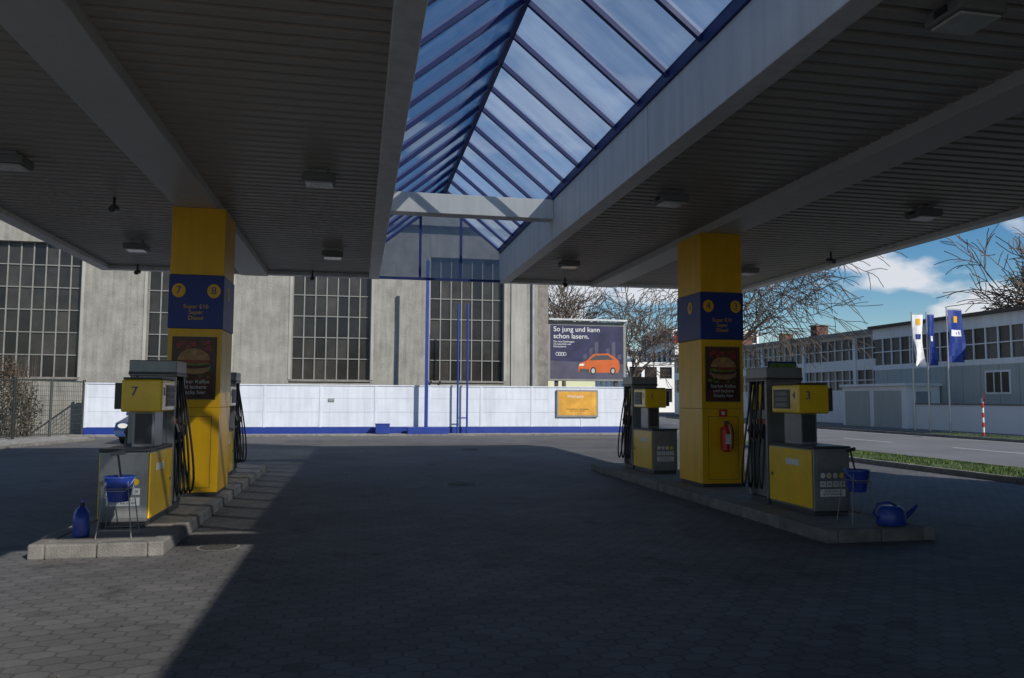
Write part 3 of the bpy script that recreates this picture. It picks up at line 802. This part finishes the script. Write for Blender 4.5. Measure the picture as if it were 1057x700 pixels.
def office(name,x0,x1,y0,y1,h,fl,nx,wallm):
    g=top(name); core=MB().box(x0+.2,x1-.2,y0+.2,y1-.2,0,h-.1).make('core',g,winglass)
    m=MB(); fh=h/fl
    for k in range(fl):
        m.box(x0,x1,y0,y1,k*fh-.0,k*fh+fh*.42)
    m.box(x0-.02,x1+.02,y0-.02,y1+.02,h-.25,h+.3)
    s=(x1-x0)/nx
    for i in range(nx+1): m.box(x0+i*s-.18,x0+i*s+.18,y0-.01,y0+.3,0,h)
    ny=max(2,int((y1-y0)/s)); t=(y1-y0)/ny
    for i in range(ny+1):
        for xx in (x0,x1): m.box(xx-.15,xx+.15,y0+i*t-.18,y0+i*t+.18,0,h-.01)
    m.make('facade',g,wallm); return g
office('office_building',47,61,112,125,12,4,7,farwhite)
office('apartment_building',58,66,158,170,10,4,4,farwhite)
office('apartment_building',62,75,175,190,13,5,6,fargrey)
office('office_building',66,90,128,150,10.5,3,9,fargrey)
office('workshop_building',30.5,38,86,98,5.5,2,4,farwhite)
g=top('advertising_pylon',(34.2,80,0)); box(g,'mast',(-.25,.25,-.2,.2,0,6.2),farwhite); box(g,'cube',(-.6,.6,-.4,.4,6.2,7.6),cream); box(g,'red_top',(-.6,.6,-.4,.4,7.602,8.4),red)
g=top('yard_wall'); box(g,'wall',(12.6,31.6,84,84.3,0,2.2),farwhite); box(g,'coping',(12.5,31.7,83.95,84.35,2.203,2.28),conc)

# flags
def flag(x,y,h,w,L_,mats,seed):
    g=top('flagpole',(x,y,0))
    MB().tube([(0,0,0),(0,0,h)],[.05,.03],8).make('pole',g,alu); MB().tube([(0,0,h-.1),(w,0,h-.1)],.02,6).make('crossarm',g,alu)
    nx=6
    for k,(a,b,mat,u0,u1) in enumerate(mats):
        m=MB(); off=-.012 if (u0>0) else 0
        za=[a+(b-a)*i/8 for i in range(9)]
        for i in range(8):
            for j in range(nx):
                def P(u,v): 
                    u=u0+(u1-u0)*u
                    return (.05+w*u*(1-.12*v*math.sin(v*4+seed)),off+.12*math.sin(u*5+v*4+seed)*(.3+v),h-.15-L_*v)
                m.poly([P(j/nx,za[i]),P((j+1)/nx,za[i]),P((j+1)/nx,za[i+1]),P(j/nx,za[i+1])])
        m.make('cloth',g,mat,smooth=True)
flag(28.35,35.9,6.2,.62,2.7,((0,1,flagwhite,0,1),(.38,.48,blue,.2,.8),(.08,.2,yellow,.3,.7)),1)
flag(28.5,35.0,6.1,.42,2.6,((0,1,blue,0,1),(.42,.52,flagwhite,.2,.8)),2)
flag(28.5,33.6,6.2,.85,2.6,((0,1,blue,0,1),(.38,.5,flagwhite,.15,.85),(.12,.24,yellow,.35,.65)),3)
# traffic sign
g=top('traffic_sign',(25.3,28.0,0.08),R(62))
m=MB(); r_=MB()
for i in range(8): (m if i%2 else r_).tube([(0,0,i*.2),(0,0,i*.2+.2)],.045,8)
m.make('post_white',g,cream); r_.make('post_red',g,red)
MB().poly([(-.3,-.05,1.45),(.3,-.05,1.45),(0,-.05,1.97)]).make('red_border',g,red)
MB().poly([(-.2,-.055,1.51),(.2,-.055,1.51),(0,-.055,1.86)]).make('white_field',g,cream)
box(g,'foot',(-.15,.15,-.15,.15,0,.06),dgrey)

# ---------------------------------------------------------------- parked car
def car(x,y,rz):
    g=top('parked_car',(x,y,0),rz)
    prof=[(-1.95,.30,.55,.60,.62),(-1.9,.25,.72,.70,.78),(-1.2,.22,.86,.86,.88),(-.95,.22,.88,.95,.88),(-.3,.22,.90,1.42,.70),(.5,.22,.92,1.48,.68),(1.3,.22,.94,1.42,.66),(1.75,.25,.95,1.05,.8),(1.95,.32,.80,.86,.75)]
    b=MB()
    for yy,zb_,zs,zr,wr in prof:
        for px,pz in ((-.80,zb_),(-.86,(zb_+zs)/2),(-.85,zs),(-wr if zr>zs+.1 else -.8,zr),(wr if zr>zs+.1 else .8,zr),(.85,zs),(.86,(zb_+zs)/2),(.80,zb_)): b.v.append((px,yy,pz))
    for i in range(len(prof)-1):
        for j in range(8): b.f.append((i*8+j,i*8+(j+1)%8,(i+1)*8+(j+1)%8,(i+1)*8+j))
    b.f.append(tuple(range(8))); b.f.append(tuple((len(prof)-1)*8+j for j in range(8))[::-1])
    b.make('body',g,carpaint,.03,smooth=True)
    MB().poly([(-.74,-.93,.97),(.74,-.93,.97),(.64,-.34,1.39),(-.64,-.34,1.39)]).make('windscreen',g,carglass)
    for s in (-1,1):
        MB().poly([(s*.86,-.6,.96),(s*.86,1.3,.98),(s*.70,1.2,1.38),(s*.72,-.25,1.38)]).make('side_window',g,carglass)
        for yy in (-1.25,1.25):
            MB().tube([(s*.66,yy,.31),(s*.87,yy,.31)],.31,20).make('tyre',g,black); MB().tube([(s*.86,yy,.31),(s*.885,yy,.31)],.19,14).make('rim',g,alu)
        MB().disc((s*.6,-1.96,.62),.16,.08).make('headlight',g,cream)
        box(g,'mirror',tuple([*sorted((s*.88,s*1.0)),-.7,-.58,.92,1.04]),carpaint,.02)
    box(g,'grille',(-.4,.4,-1.975,-1.94,.40,.52),black); box(g,'plate',(-.26,.26,-1.99,-1.976,.41,.51),cream)
car(-6.7,29.4,R(-6))

# ---------------------------------------------------------------- guessed shop block, added unseen on the right to cast the forecourt shadow
g=top('added_shadow_caster')
box(g,'walls',(10.4,15,-12,9.3,0,4.4),stucco2); box(g,'roof',(10.25,15.15,-12.15,9.45,4.403,5.0),white)
for i in range(5): box(g,'caster_window',(10.37,10.395,-10+i*3.8,-7+i*3.8,.5,2.8),winglass)
box(g,'caster_door',(10.36,10.392,7.2,8.6,.02,2.4),winglass)
